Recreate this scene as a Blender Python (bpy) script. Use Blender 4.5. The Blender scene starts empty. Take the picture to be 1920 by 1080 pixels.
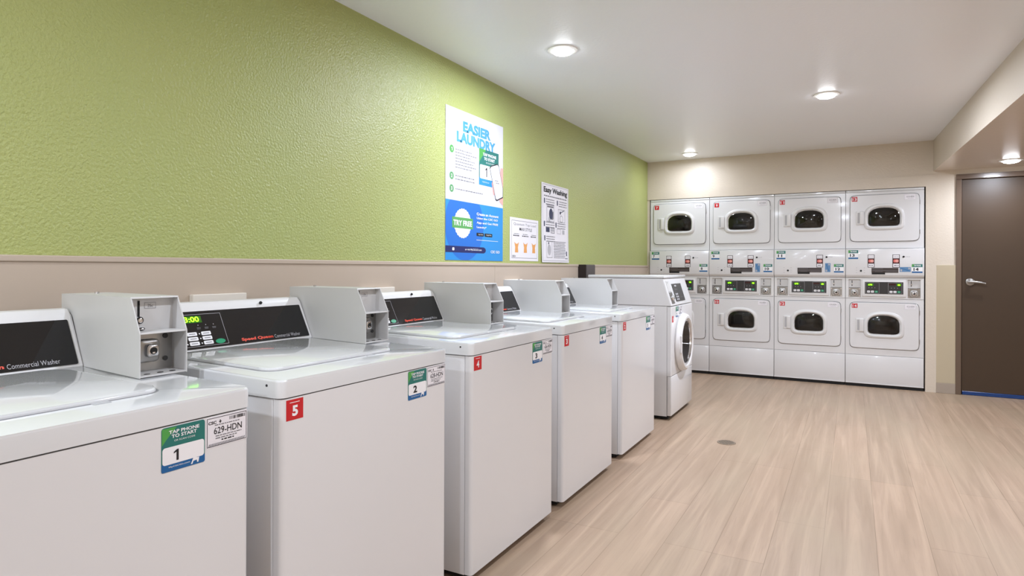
import bpy, bmesh, math, random
from mathutils import Vector, Matrix
random.seed(7)
C = bpy.context.scene.collection
scn = bpy.context.scene

# ------------------------------------------------------------------ camera
YAW, ROLL = 0.4976, 0.0033
Fv = Vector((-math.sin(YAW), math.cos(YAW), 0)); Rv = Vector((math.cos(YAW), math.sin(YAW), 0)); Uv = Vector((0, 0, 1))
R3 = Rv * math.cos(ROLL) + Uv * math.sin(ROLL); U3 = Uv * math.cos(ROLL) - Rv * math.sin(ROLL)
cd = bpy.data.cameras.new('camera'); cam = bpy.data.objects.new('camera', cd); C.objects.link(cam)
m = Matrix.Identity(4)
for i, v in enumerate((R3, U3, -Fv)):
    for j in range(3): m[j][i] = v[j]
m.translation = Vector((2.1596, 0, 1.2048))
cam.matrix_world = m
cd.sensor_fit = 'HORIZONTAL'; cd.sensor_width = 36.0; cd.lens = 36.0 * 1175.16 / 1920
cd.shift_y = -37.7 / 1920; cd.clip_start = 0.02
scn.camera = cam

# ------------------------------------------------------------------ world, exposure
w = bpy.data.worlds.new('world'); scn.world = w; w.use_nodes = True
w.node_tree.nodes['Background'].inputs[0].default_value = (1, 1, 1, 1)
w.node_tree.nodes['Background'].inputs[1].default_value = 0.3
scn.view_settings.view_transform = 'Standard'; scn.view_settings.look = 'None'
scn.view_settings.gamma = 1.0; scn.view_settings.use_curve_mapping = False
scn.view_settings.exposure = 0.26
ZC, ZS = 2.470, 2.166           # high ceiling, low ceiling
YB, YF, XR = 7.37, -3.2, 5.3    # back wall, wall behind the camera, right wall
def soffit_x(y): return 2.854 + (7.37 - y) * 0.0413
LAMP_POWER = 27.0
LIGHTS = [  # x, y, z, label
    (0.68, 3.33, ZC, 'recessed downlight in the ceiling nearest the green wall posters'),
    (0.58, 7.00, ZC, 'small recessed downlight in the ceiling corner above the leftmost dryers'),
    (1.99, 5.08, ZC, 'recessed downlight in the ceiling above the middle of the floor'),
    (3.38, 6.92, ZS, 'recessed downlight in the lowered ceiling in front of the brown door'),
    (2.00, 1.30, ZC, 'recessed downlight in the ceiling above the camera, out of the picture'),
    (0.68, -0.45, ZC, 'recessed downlight in the ceiling behind the nearest washer, out of the picture'),
    (2.00, -2.1, ZC, 'recessed downlight at the unseen end of the ceiling'),
    (4.2, 3.6, ZS, 'recessed downlight in the lowered ceiling to the right, out of the picture'),
    (4.2, 0.2, ZS, 'recessed downlight in the lowered ceiling beside the camera, out of the picture'),
]
for i, (x, y, z, _) in enumerate(LIGHTS):
    ld = bpy.data.lights.new('downlight_lamp', 'AREA'); ld.shape = 'DISK'; ld.size = 0.13
    ld.energy = LAMP_POWER * (0.8, 0.19, 1.6, 0.42, 0.75, 0.75, 1.9, 1.2, 0.5)[i]; ld.color = (0.87, 0.95, 1.09)
    lo = bpy.data.objects.new('downlight_lamp', ld); C.objects.link(lo); lo.location = (x, y, z - 0.033)

# ------------------------------------------------------------------ materials
def lin(c):
    return tuple((v / 12.92 if v <= 0.04045 else ((v + 0.055) / 1.055) ** 2.4) for v in [q / 255 for q in c]) + (1,)
MATS = {}
def mat(name, rgb, rough=0.5, metal=0.0, coat=0.0, emit=None, es=0.0, trans=0.0, bump=None, var=None, spec=0.5):
    if name in MATS: return MATS[name]
    M = bpy.data.materials.new(name); M.use_nodes = True; nt = M.node_tree; b = nt.nodes['Principled BSDF']
    col = lin(rgb); b.inputs['Base Color'].default_value = col
    b.inputs['Roughness'].default_value = rough; b.inputs['Metallic'].default_value = metal
    b.inputs['Coat Weight'].default_value = coat; b.inputs['Coat Roughness'].default_value = 0.06
    b.inputs['Specular IOR Level'].default_value = spec
    b.inputs['Transmission Weight'].default_value = trans
    if emit: b.inputs['Emission Color'].default_value = lin(emit); b.inputs['Emission Strength'].default_value = es
    tc = nt.nodes.new('ShaderNodeTexCoord')
    if bump:      # scale, strength, distance
        n = nt.nodes.new('ShaderNodeTexNoise'); n.inputs['Scale'].default_value = bump[0]; n.inputs['Detail'].default_value = 3
        nt.links.new(tc.outputs['Object'], n.inputs['Vector'])
        bp = nt.nodes.new('ShaderNodeBump'); bp.inputs['Strength'].default_value = bump[1]; bp.inputs['Distance'].default_value = bump[2]
        nt.links.new(n.outputs['Fac'], bp.inputs['Height']); nt.links.new(bp.outputs['Normal'], b.inputs['Normal'])
    if var:       # scale, other colour
        n = nt.nodes.new('ShaderNodeTexNoise'); n.inputs['Scale'].default_value = var[0]; n.inputs['Detail'].default_value = 4
        nt.links.new(tc.outputs['Object'], n.inputs['Vector'])
        mx = nt.nodes.new('ShaderNodeMix'); mx.data_type = 'RGBA'
        mx.inputs[6].default_value = col; mx.inputs[7].default_value = lin(var[1])
        nt.links.new(n.outputs['Fac'], mx.inputs[0]); nt.links.new(mx.outputs[2], b.inputs['Base Color'])
    MATS[name] = M; return M

enamel = mat('white enamel', (222, 220, 221), 0.22, coat=0.25, var=(1.5, (220, 219, 219)))
enamel_top = mat('white glossy enamel', (220, 220, 221), 0.10, coat=0.5, var=(2, (217, 218, 219)))
plastic = mat('white plastic', (220, 218, 217), 0.35)
boxgrey = mat('light grey painted steel', (205, 203, 201), 0.4, var=(3, (200, 198, 196)))
black_gloss = mat('black glossy panel', (24, 22, 23), 0.045)
dark_panel = mat('dark grey panel', (48, 46, 46), 0.3)
rubber = mat('black rubber', (18, 16, 16), 0.8)
steel = mat('stainless steel', (170, 168, 165), 0.28, metal=1.0, var=(12, (150, 148, 146)))
chrome = mat('chrome', (215, 215, 218), 0.12, metal=1.0)
drum_m = mat('drum metal', (120, 118, 114), 0.35, metal=0.8)
glass = mat('smoked glass', (120, 118, 116), 0.03, trans=1.0)
ink_black = mat('black print', (20, 18, 22), 0.6); ink_grey = mat('grey print', (120, 118, 122), 0.6)
ink_white = mat('white print', (238, 236, 238), 0.5); ink_red = mat('red print', (196, 20, 30), 0.45)
paper = mat('white sticker paper', (232, 228, 232), 0.5)
ink_teal = mat('teal print', (30, 112, 104), 0.4); ink_green = mat('green print', (76, 156, 72), 0.4)
ink_blue = mat('blue print', (14, 92, 150), 0.4); ink_orange = mat('orange red print', (226, 78, 56), 0.5)
ink_lgrey = mat('pale grey print', (180, 178, 182), 0.6)
btn_green = mat('green button', (20, 150, 104), 0.4)
led_green = mat('lit green digits', (150, 255, 30), 0.5, emit=(140, 255, 20), es=2.2)
led_dim = mat('dark green display window', (38, 70, 14), 0.2, emit=(60, 150, 10), es=0.25)
led_red = mat('dark red display window', (56, 22, 20), 0.2)
dark_brown = mat('dark brown metal', (58, 46, 42), 0.4)

def wall_mat(name, rgb, rough, sc, st, dist, var):
    return mat(name, rgb, rough, bump=(sc, st, dist), var=(1.2, var))
green_wall = wall_mat('green textured wall paint', (178, 180, 108), 0.34, 100, 1.0, 0.0045, (166, 180, 110))
beige_wall = wall_mat('beige textured wall paint', (216, 203, 187), 0.42, 62, 0.4, 0.004, (210, 198, 182))
wains_m = mat('taupe wall panel', (198, 181, 165), 0.34, var=(1.6, (192, 176, 158)), bump=(8, 0.05, 0.004))
wains2_m = mat('khaki wall panel', (190, 176, 150), 0.34)
base_m = mat('taupe vinyl base', (166, 152, 138), 0.5)
ceil_m = wall_mat('pale ceiling paint', (240, 247, 254), 0.36, 55, 0.35, 0.003, (245, 244, 250))
low_ceil_m = wall_mat('beige ceiling paint', (224, 211, 199), 0.25, 40, 0.35, 0.003, (219, 207, 195))
door_m = mat('dark brown door paint', (66, 49, 33), 0.42, bump=(30, 0.05, 0.002))
frame_m = mat('brown door frame paint', (104, 86, 72), 0.3, coat=0.1)
blue_m = mat('blue door sweep', (20, 60, 120), 0.25)

def floor_material():
    M = bpy.data.materials.new('light oak vinyl planks'); M.use_nodes = True; nt = M.node_tree; b = nt.nodes['Principled BSDF']
    N = nt.nodes.new; L = nt.links.new
    tc = N('ShaderNodeTexCoord')
    mp = N('ShaderNodeMapping'); mp.inputs['Rotation'].default_value = (0, 0, math.radians(90)); L(tc.outputs['Object'], mp.inputs['Vector'])
    br = N('ShaderNodeTexBrick'); L(mp.outputs['Vector'], br.inputs['Vector'])
    br.inputs['Scale'].default_value = 1.0; br.inputs['Brick Width'].default_value = 1.37; br.inputs['Row Height'].default_value = 0.205
    br.inputs['Mortar Size'].default_value = 0.0012; br.inputs['Mortar Smooth'].default_value = 0.3; br.offset = 0.37; br.offset_frequency = 3
    br.inputs['Color1'].default_value = lin((180, 153, 130)); br.inputs['Color2'].default_value = lin((170, 146, 124))
    br.inputs['Mortar'].default_value = lin((128, 106, 84)); br.inputs['Bias'].default_value = 0.0
    def grain(sx, sy, det, dist=0.0):
        g = N('ShaderNodeMapping'); g.inputs['Scale'].default_value = (sx, sy, 1); L(tc.outputs['Object'], g.inputs['Vector'])
        n = N('ShaderNodeTexNoise'); n.inputs['Scale'].default_value = 1; n.inputs['Detail'].default_value = det; n.inputs['Distortion'].default_value = dist
        L(g.outputs['Vector'], n.inputs['Vector']); return n
    g1 = grain(20, 0.9, 5, 0.8); g2 = grain(140, 4, 4, 0.3); g3 = grain(2.3, 0.9, 3, 0.4)
    def mixc(fac_node, lo, hi, colA, colB, prev, amt):
        r = N('ShaderNodeMapRange'); r.inputs[1].default_value = lo; r.inputs[2].default_value = hi; L(fac_node.outputs['Fac'], r.inputs[0])
        mlt = N('ShaderNodeMath'); mlt.operation = 'MULTIPLY'; mlt.inputs[1].default_value = amt; L(r.outputs[0], mlt.inputs[0])
        mx = N('ShaderNodeMix'); mx.data_type = 'RGBA'; L(mlt.outputs[0], mx.inputs[0]); L(prev, mx.inputs[6]); mx.inputs[7].default_value = colB
        return mx.outputs[2]
    c = mixc(g1, 0.45, 0.75, None, lin((146, 122, 98)), br.outputs['Color'], 0.55)
    c = mixc(g1, 0.48, 0.28, None, lin((202, 176, 150)), c, 0.45)
    c = mixc(g2, 0.55, 0.8, None, lin((124, 100, 78)), c, 0.25)
    c = mixc(g3, 0.45, 0.7, None, lin((172, 152, 128)), c, 0.6)
    L(c, b.inputs['Base Color'])
    b.inputs['Roughness'].default_value = 0.42
    bp = N('ShaderNodeBump'); bp.inputs['Strength'].default_value = 0.25; bp.inputs['Distance'].default_value = 0.002
    L(g2.outputs['Fac'], bp.inputs['Height']); L(bp.outputs['Normal'], b.inputs['Normal'])
    return M
floor_m = floor_material()

# ------------------------------------------------------------------ mesh helpers
OFF = Vector((0, 0, 0))         # the base point of the thing being built
def obj(name, bm, mats, parent=None, smooth=False, recalc=True):
    if not isinstance(mats, (list, tuple)): mats = [mats]
    if recalc: bmesh.ops.recalc_face_normals(bm, faces=bm.faces[:])
    bmesh.ops.translate(bm, verts=bm.verts, vec=-OFF)
    me = bpy.data.meshes.new(name); bm.to_mesh(me); bm.free()
    for q in mats: me.materials.append(q)
    if smooth:
        for p in me.polygons: p.use_smooth = True
        try: me.set_sharp_from_angle(angle=math.radians(35))
        except Exception: pass
    o = bpy.data.objects.new(name, me); C.objects.link(o)
    if parent: o.parent = parent
    return o
def thing(name, label, cat, loc, group=None):
    global OFF
    o = bpy.data.objects.new(name, None); C.objects.link(o); o.location = loc; o.empty_display_size = 0.1
    o['label'] = label; o['category'] = cat
    if group: o['group'] = group
    OFF = Vector(loc); return o
def world_frame():
    global OFF
    OFF = Vector((0, 0, 0))
def struct(name, bm, m):
    world_frame(); o = obj(name, bm, m); o['kind'] = 'structure'; return o
def box(bm, x0, x1, y0, y1, z0, z1, bev=0.0, seg=2, mi=0, pick=None):
    vs = [bm.verts.new((x, y, z)) for x in (x0, x1) for y in (y0, y1) for z in (z0, z1)]
    fs = [(0, 1, 3, 2), (4, 6, 7, 5), (0, 4, 5, 1), (2, 3, 7, 6), (0, 2, 6, 4), (1, 5, 7, 3)]
    F = [bm.faces.new([vs[i] for i in f]) for f in fs]
    for f in F: f.material_index = mi
    if bev:
        E = list({e for f in F for e in f.edges if (pick is None or pick(e))})
        bmesh.ops.bevel(bm, geom=E, offset=bev, segments=seg, affect='EDGES', profile=0.5, material=-1)
    return bm
def rrect(x0, y0, x1, y1, r, n=4):
    r = min(r, abs(x1 - x0) / 2 - 1e-6, abs(y1 - y0) / 2 - 1e-6)
    if r <= 1e-6: return [(x0, y0), (x1, y0), (x1, y1), (x0, y1)]
    out = []
    for cx, cy, a in ((x1 - r, y0 + r, -90), (x1 - r, y1 - r, 0), (x0 + r, y1 - r, 90), (x0 + r, y0 + r, 180)):
        for k in range(n + 1):
            t = math.radians(a + 90 * k / n); out.append((cx + r * math.cos(t), cy + r * math.sin(t)))
    return out
def circle(cx, cy, r, n=20, ry=None):
    ry = ry or r
    return [(cx + r * math.cos(2 * math.pi * k / n), cy + ry * math.sin(2 * math.pi * k / n)) for k in range(n)]
def prism(bm, pts, f, a, b, mi=0, bev_top=0.0, seg=2):
    """pts 2-D outline; f(u, v, w) -> 3-D; extruded from w=a to w=b; optional bevel round the b face"""
    A = [bm.verts.new(f(u, v, a)) for u, v in pts]; B = [bm.verts.new(f(u, v, b)) for u, v in pts]
    n = len(pts); fa = bm.faces.new(A); fb = bm.faces.new(B[::-1]); fa.material_index = fb.material_index = mi
    for i in range(n):
        q = bm.faces.new((A[i], A[(i + 1) % n], B[(i + 1) % n], B[i])); q.material_index = mi
    if bev_top:
        bmesh.ops.bevel(bm, geom=list(fb.edges), offset=bev_top, segments=seg, affect='EDGES', profile=0.5)
    return bm
def loft(bm, loops, closed=True, cap0=False, cap1=False, mi=0):
    V = [[bm.verts.new(p) for p in lp] for lp in loops]; n = len(V[0])
    for i in range(len(V) - 1):
        for j in range(n):
            f = bm.faces.new((V[i][j], V[i][(j + 1) % n], V[i + 1][(j + 1) % n], V[i + 1][j])); f.material_index = mi
    if cap0: bm.faces.new(V[0]).material_index = mi
    if cap1: bm.faces.new(V[-1][::-1]).material_index = mi
    return V
def cyl(bm, f, cu, cv, r, a, b, n=16, mi=0, bev=0.0):
    return prism(bm, circle(cu, cv, r, n), f, a, b, mi, bev)

class Frame:
    """a flat surface in space: origin, right, up, outward normal"""
    def __init__(s, o, r, u):
        s.o = Vector(o); s.r = Vector(r).normalized(); s.u = Vector(u).normalized(); s.n = s.r.cross(s.u)
    def __call__(s, a, b, c=0.0): return s.o + s.r * a + s.u * b + s.n * c

TXT = {}
def text_mesh(t, bold):
    k = (t, bold)
    if k not in TXT:
        cu = bpy.data.curves.new('lettering', 'FONT'); cu.body = t; cu.size = 1.0; cu.offset = bold; cu.resolution_u = 3
        to = bpy.data.objects.new('lettering', cu); C.objects.link(to)
        me = bpy.data.meshes.new_from_object(to)
        vs = [(v.co.x, v.co.y) for v in me.vertices]; fs = [tuple(p.vertices) for p in me.polygons]
        bpy.data.objects.remove(to); bpy.data.curves.remove(cu); bpy.data.meshes.remove(me)
        TXT[k] = (vs, fs)
    return TXT[k]
class Ink:
    """printing on a flat surface: every shape goes into one mesh with several materials"""
    def __init__(s, fr): s.bm = bmesh.new(); s.fr = fr; s.m = []; s.d = 0.0
    def mi(s, m):
        if m not in s.m: s.m.append(m)
        return s.m.index(m)
    def poly(s, pts, m, d): 
        f = s.bm.faces.new([s.bm.verts.new(s.fr(a, b, d)) for a, b in pts]); f.material_index = s.mi(m); f.normal_update()
        if f.normal.dot(s.fr.n) < 0: f.normal_flip()
    def rect(s, x0, y0, x1, y1, m, d=0.0006, r=0.0): s.poly(rrect(min(x0, x1), min(y0, y1), max(x0, x1), max(y0, y1), r), m, d)
    def slab(s, x0, y0, x1, y1, m, d0=0.0, d1=0.0006, r=0.0):
        prism(s.bm, rrect(x0, y0, x1, y1, r), s.fr, d0, d1, s.mi(m))
    def frame(s, x0, y0, x1, y1, t, m, d):
        s.rect(x0, y0, x1, y0 + t, m, d); s.rect(x0, y1 - t, x1, y1, m, d); s.rect(x0, y0, x0 + t, y1, m, d); s.rect(x1 - t, y0, x1, y1, m, d)
    def line(s, x0, y0, x1, y1, t, m, d):
        a = Vector((x0, y0)); b = Vector((x1, y1)); n = (b - a).normalized(); p = Vector((-n.y, n.x)) * t / 2
        s.poly([tuple(a + p), tuple(b + p), tuple(b - p), tuple(a - p)], m, d)
    def text(s, t, x0, y0, x1, y1, m, d=0.0009, bold=0.0):
        if t == '1':
            w, h = x1 - x0, y1 - y0
            s.poly([(x0 + w * a, y0 + h * b) for a, b in ((0.55, 0), (1, 0), (1, 1), (0.62, 1), (0.0, 0.80), (0.0, 0.66), (0.55, 0.78))], m, d); return
        if t == '4': bold = min(bold, 0.02)
        vs, fs = text_mesh(t, bold)
        if not vs: return
        ax = min(v[0] for v in vs); bx = max(v[0] for v in vs); ay = min(v[1] for v in vs); by = max(v[1] for v in vs)
        V = [s.bm.verts.new(s.fr(x0 + (v[0] - ax) / (bx - ax) * (x1 - x0), y0 + (v[1] - ay) / (by - ay) * (y1 - y0), d)) for v in vs]
        k = s.mi(m)
        for f in fs:
            try: q = s.bm.faces.new([V[i] for i in f]); q.material_index = k
            except ValueError: pass
    def fine(s, x0, y0, x1, h, m, d=0.0009, rnd=None):
        """a line of print too small to read: word-long strokes"""
        rnd = rnd or random; x = x0
        while x < x1 - h:
            l = min(h * rnd.uniform(1.5, 5), x1 - x); s.rect(x, y0, x + l, y0 + h, m, d); x += l + h * 0.8
    def done(s, name, parent): return obj(name, s.bm, s.m, parent, recalc=False)

def kids(o): return [c for c in bpy.data.objects if c.parent == o]
def dup(root, loc, label):
    r = root.copy(); C.objects.link(r); r.location = loc; r['label'] = label
    for ch in kids(root):
        c = ch.copy(); C.objects.link(c); c.parent = r
        for g in kids(ch):
            d = g.copy(); C.objects.link(d); d.parent = c
    return r

# ------------------------------------------------------------------ the room
bm = bmesh.new(); box(bm, -0.3, XR + 0.1, YF - 0.1, YB + 1.2, -0.1, 0.0); struct('floor', bm, floor_m)
bm = bmesh.new(); prism(bm, [(-0.1, YF - 0.1), (soffit_x(YF - 0.1), YF - 0.1), (soffit_x(YB + 0.05), YB + 0.05), (-0.1, YB + 0.05)], lambda u, v, q: (u, v, q), ZC, ZC + 0.1); struct('ceiling', bm, ceil_m)
# lowered ceiling with its upright face
bm = bmesh.new()
prism(bm, [(soffit_x(YF), YF), (XR, YF), (XR, YB), (soffit_x(YB), YB)], lambda u, v, q: (u, v, q), ZS, ZC + 0.1)
for f in bm.faces: f.material_index = 1 if (f.calc_center_median().z < ZS + 0.001) else 0
struct('ceiling_lowered', bm, [beige_wall, low_ceil_m])
bm = bmesh.new(); box(bm, -0.12, 0, YF - 0.1, YB, 1.238, ZC + 0.1, mi=0); box(bm, -0.12, 0, YF - 0.1, YB, 0, 1.238, mi=1)
struct('wall_left', bm, [green_wall, beige_wall])
# back wall with the opening that takes the dryers
OX0, OX1, OZ = 0.028, 2.792, 2.019
bm = bmesh.new()
box(bm, -0.12, OX0, YB, YB + 0.14, 0, ZC + 0.1); box(bm, OX0, OX1, YB, YB + 0.14, OZ, ZC + 0.1)
box(bm, OX1, 3.045, YB, YB + 0.14, 0, ZC + 0.1); box(bm, 3.045, 4.03, YB, YB + 0.14, 2.10, ZC + 0.1); box(bm, 4.03, XR + 0.1, YB, YB + 0.14, 0, ZC + 0.1)
struct('wall_back', bm, beige_wall)
bm = bmesh.new(); box(bm, OX0 - 0.2, OX1 + 0.2, YB + 1.0, YB + 1.1, 0, ZC); box(bm, OX0 - 0.1, OX0 - 0.02, YB + 0.14, YB + 1.0, 0, ZC); box(bm, OX1 + 0.02, OX1 + 0.1, YB + 0.14, YB + 1.0, 0, ZC); box(bm, OX0 - 0.2, OX1 + 0.2, YB + 0.14, YB + 1.0, OZ + 0.2, OZ + 0.3)
struct('wall_recess', bm, dark_panel)
bm = bmesh.new(); box(bm, XR, XR + 0.1, YF, YB, 0, ZC); struct('wall_right', bm, beige_wall)
bm = bmesh.new(); box(bm, -0.1, XR, YF - 0.1, YF, 0, ZC); struct('wall_front', bm, beige_wall)
# casing round the opening, mitred
bm = bmesh.new(); cf = lambda u, v, q: (u, YB - q, v)
prism(bm, [(OX1, 0), (2.881, 0), (2.881, 2.13), (OX1, OZ)], cf, 0, 0.010)
prism(bm, [(0.002, 2.13), (2.881, 2.13), (OX1, OZ), (0.002, OZ)], cf, 0, 0.0099)
struct('trim_1', bm, beige_wall)
# panelling of the left wall: sheets, joints and cap strip
bm = bmesh.new(); js = [YF, -1.84, 3.72, 6.5, YB]
for a, b in zip(js, js[1:]): box(bm, 0, 0.006, a + 0.0012, b - 0.0012, 0.1, 1.222, 0.001, 1)
struct('trim_2', bm, wains_m)
bm = bmesh.new(); box(bm, 0, 0.012, YF, YB, 1.219, 1.2385, 0.003, 2); struct('trim_3', bm, wains_m)
bm = bmesh.new(); box(bm, 0, 0.009, YF, YB, 0, 0.1, 0.003, 2); struct('baseboard_left', bm, base_m)
bm = bmesh.new(); box(bm, 2.881, 3.036, YB - 0.012, YB, 0.098, 1.246, 0.002, 1); struct('trim_4', bm, wains2_m)
bm = bmesh.new(); box(bm, 2.881, 3.036, YB - 0.016, YB, 0, 0.098, 0.003, 2); box(bm, 4.04, XR, YB - 0.016, YB, 0, 0.098, 0.003, 2); struct('baseboard_back', bm, base_m)
# door
bm = bmesh.new()
for (a, b, c, d) in ((3.036, 3.081, 0, 2.0715), (3.99, 4.035, 0, 2.0715), (3.036, 4.035, 2.072, 2.12)):
    box(bm, a, b, YB - 0.018, YB + 0.13, c, d, 0.004, 2)
for (a, b, c, d) in ((3.0815, 3.097, 0, 2.055), (3.974, 3.9895, 0, 2.055), (3.0815, 3.9895, 2.0555, 2.0715)):
    box(bm, a, b, YB + 0.05, YB + 0.08, c, d, 0.002, 1)
struct('trim_5', bm, frame_m)
bm = bmesh.new(); box(bm, 3.084, 3.987, YB + 0.004, YB + 0.048, 0.036, 2.068, 0.003, 2)
door = struct('door_1', bm, door_m)
bm = bmesh.new(); box(bm, 3.090, 3.981, YB - 0.004, YB + 0.046, 0.002, 0.036, 0.002, 1); sw = obj('door_sweep', bm, blue_m, door); sw['label'] = 'blue strip along the foot of the door'
bm = bmesh.new(); hf = lambda u, v, q: (u, YB + 0.004 - q, v)
cyl(bm, hf, 3.150, 1.085, 0.036, 0, 0.012, 28, bev=0.004); cyl(bm, hf, 3.150, 1.085, 0.017, 0.01, 0.05, 20)
loft(bm, [[Vector((3.150 + t, YB + 0.004 - 0.05 - 0.004 * math.sin(t * 20), 1.085 - 0.015 * (t / 0.12) ** 2)) + Vector((0, 0.008 * math.cos(a), (0.012 - 0.03 * t) * math.sin(a))) for a in [2 * math.pi * k / 12 for k in range(12)]] for t in (-0.02, 0.0, 0.03, 0.06, 0.09, 0.115)], cap0=True, cap1=True)
obj('door_handle', bm, steel, door, smooth=True)

# ------------------------------------------------------------------ downlights
for i, (x, y, z, lab) in enumerate(LIGHTS):
    t = thing('recessed_downlight', lab, 'ceiling light', (x, y, z), 'recessed downlights')
    bm = bmesh.new(); n = 32
    prof = [(0.088, 0.0), (0.086, 0.006), (0.066, 0.010), (0.062, 0.004)]
    loft(bm, [[(x + r * math.cos(2 * math.pi * k / n), y + r * math.sin(2 * math.pi * k / n), z - d) for k in range(n)] for r, d in prof], cap0=True)
    obj('trim_ring', bm, mat('white lamp trim', (240, 240, 238), 0.4), t, smooth=True)
    bm = bmesh.new()
    prof = [(0.063, 0.003), (0.062, 0.012), (0.052, 0.021), (0.03, 0.027), (0.002, 0.029)]
    loft(bm, [[(x + r * math.cos(2 * math.pi * k / n), y + r * math.sin(2 * math.pi * k / n), z - d) for k in range(n)] for r, d in prof], cap1=True)
    obj('diffuser', bm, mat('glowing lamp diffuser', (255, 250, 240), 0.5, emit=(248, 250, 255), es=24.0), t, smooth=True)

# ------------------------------------------------------------------ stickers used on the machines
def tap_label(fr, x0, z0, x1, z1, num, parent, wide=False):
    W, H = x1 - x0, z1 - z0
    k = Ink(fr); X = lambda a: x0 + a * W; Z = lambda b: z0 + b * H
    k.slab(x0, z0, x1, z1, ink_teal, 0, 0.0006, 0.006 if not wide else 0.002)
    k.poly([(X(0.01), Z(0.98)), (X(0.01), Z(0.6)), (X(0.10), Z(0.72)), (X(0.34), Z(0.98))], ink_green, 0.0008)
    if wide:
        k.rect(X(0.0), Z(0.0), X(1), Z(0.16), ink_blue, 0.0008); k.rect(X(0.0), Z(0.17), X(1), Z(0.66), ink_white, 0.0009, 0.002)
        o = k.done('tap_label', parent); q = Ink(fr)
        q.text('TAP PHONE', X(0.2), Z(0.76), X(0.85), Z(0.92), ink_white, 0.0012, 0.03)
        q.text(num, X(0.16), Z(0.24), X(0.16 + 0.24 * len(num)), Z(0.58), ink_black, 0.0013, 0.03)
        q.done('lettering', o); return o
    k.rect(X(0.0), Z(0.0), X(1), Z(0.20), ink_blue, 0.0008, 0.004); k.rect(X(0.02), Z(0.16), X(0.98), Z(0.55), ink_white, 0.0010, 0.006)
    o = k.done('tap_label', parent); q = Ink(fr)
    q.text('TAP PHONE', X(0.16), Z(0.84), X(0.86), Z(0.92), ink_white, 0.0013, 0.03)
    q.text('TO START', X(0.22), Z(0.74), X(0.80), Z(0.82), ink_white, 0.0013, 0.03)
    q.text('OR SCAN CODE', X(0.28), Z(0.655), X(0.76), Z(0.695), ink_white, 0.0013, 0.0)
    q.text(num, X(0.27), Z(0.22), X(0.27 + (0.11 if num == '1' else 0.2)), Z(0.47), ink_black, 0.0014, 0.035)
    q.text('MyCSCGo.com', X(0.16), Z(0.075), X(0.64), Z(0.115), ink_white, 0.0013, 0.01)
    q.poly([(X(0.66), Z(0.03)), (X(0.72), Z(0.17)), (X(0.86), Z(0.15)), (X(0.84), Z(0.04)), (X(0.81), Z(0.04)), (X(0.80), Z(0.10)), (X(0.72), Z(0.09)), (X(0.70), Z(0.03))], ink_white, 0.0013)
    q.done('lettering', o); return o
def id_label(fr, x0, z0, x1, z1, code, parent, small=False):
    W, H = x1 - x0, z1 - z0; k = Ink(fr); X = lambda a: x0 + a * W; Z = lambda b: z0 + b * H
    k.slab(x0, z0, x1, z1, paper, 0, 0.0005, 0.004)
    o = k.done('machine_code_label', parent); q = Ink(fr); t = H * 0.018
    q.frame(X(0.02), Z(0.03), X(0.98), Z(0.97), t, ink_grey if small else ink_black, 0.0008)
    rr = random.Random(5)
    if small:
        q.text(code, X(0.22), Z(0.42), X(0.85), Z(0.68), ink_grey, 0.0009, 0.01); q.fine(X(0.3), Z(0.25), X(0.8), H * 0.05, ink_lgrey, 0.0009, rr)
    else:
        q.text('CSC', X(0.05), Z(0.76), X(0.24), Z(0.86), ink_black, 0.0009, 0.03)
        q.rect(X(0.30), Z(0.80), X(0.36), Z(0.825), ink_black, 0.0009); q.rect(X(0.32), Z(0.76), X(0.34), Z(0.87), ink_black, 0.0009)
        for j in range(22): q.rect(X(0.55 + 0.018 * j), Z(0.80), X(0.55 + 0.018 * j + (0.012 if rr.random() < 0.6 else 0.005)), Z(0.91), ink_black, 0.0009)
        q.fine(X(0.2), Z(0.70), X(0.8), H * 0.03, ink_grey, 0.0009, rr)
        q.text(code, X(0.18), Z(0.42), X(0.86), Z(0.64), ink_black, 0.0009, 0.008)
        q.fine(X(0.22), Z(0.34), X(0.85), H * 0.03, ink_grey, 0.0009, rr); q.fine(X(0.22), Z(0.26), X(0.75), H * 0.035, ink_grey, 0.0009, rr); q.fine(X(0.36), Z(0.18), X(0.68), H * 0.04, ink_black, 0.0009, rr)
        for j in range(24): q.poly([(X(0.05 + 0.037 * j), Z(0.05)), (X(0.07 + 0.037 * j), Z(0.05)), (X(0.09 + 0.037 * j), Z(0.13)), (X(0.07 + 0.037 * j), Z(0.13))], ink_grey, 0.0009)
    q.done('lettering', o); return o
def number_label(fr, x0, z0, x1, z1, num, parent):
    W, H = x1 - x0, z1 - z0; k = Ink(fr); X = lambda a: x0 + a * W; Z = lambda b: z0 + b * H
    k.slab(x0, z0, x1, z1, ink_red, 0, 0.0005)
    o = k.done('number_label', parent); o['label'] = 'red number sticker'; q = Ink(fr)
    q.rect(X(0.2), Z(0.84), X(0.78), Z(0.87), ink_white, 0.0008)
    if len(num) == 1: q.text(num, X(0.34), Z(0.18), X(0.68), Z(0.70), ink_white, 0.0009, 0.045)
    else: q.text(num, X(0.14), Z(0.16), X(0.86), Z(0.74), ink_white, 0.0009, 0.015)
    q.done('lettering', o); return o

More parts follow.
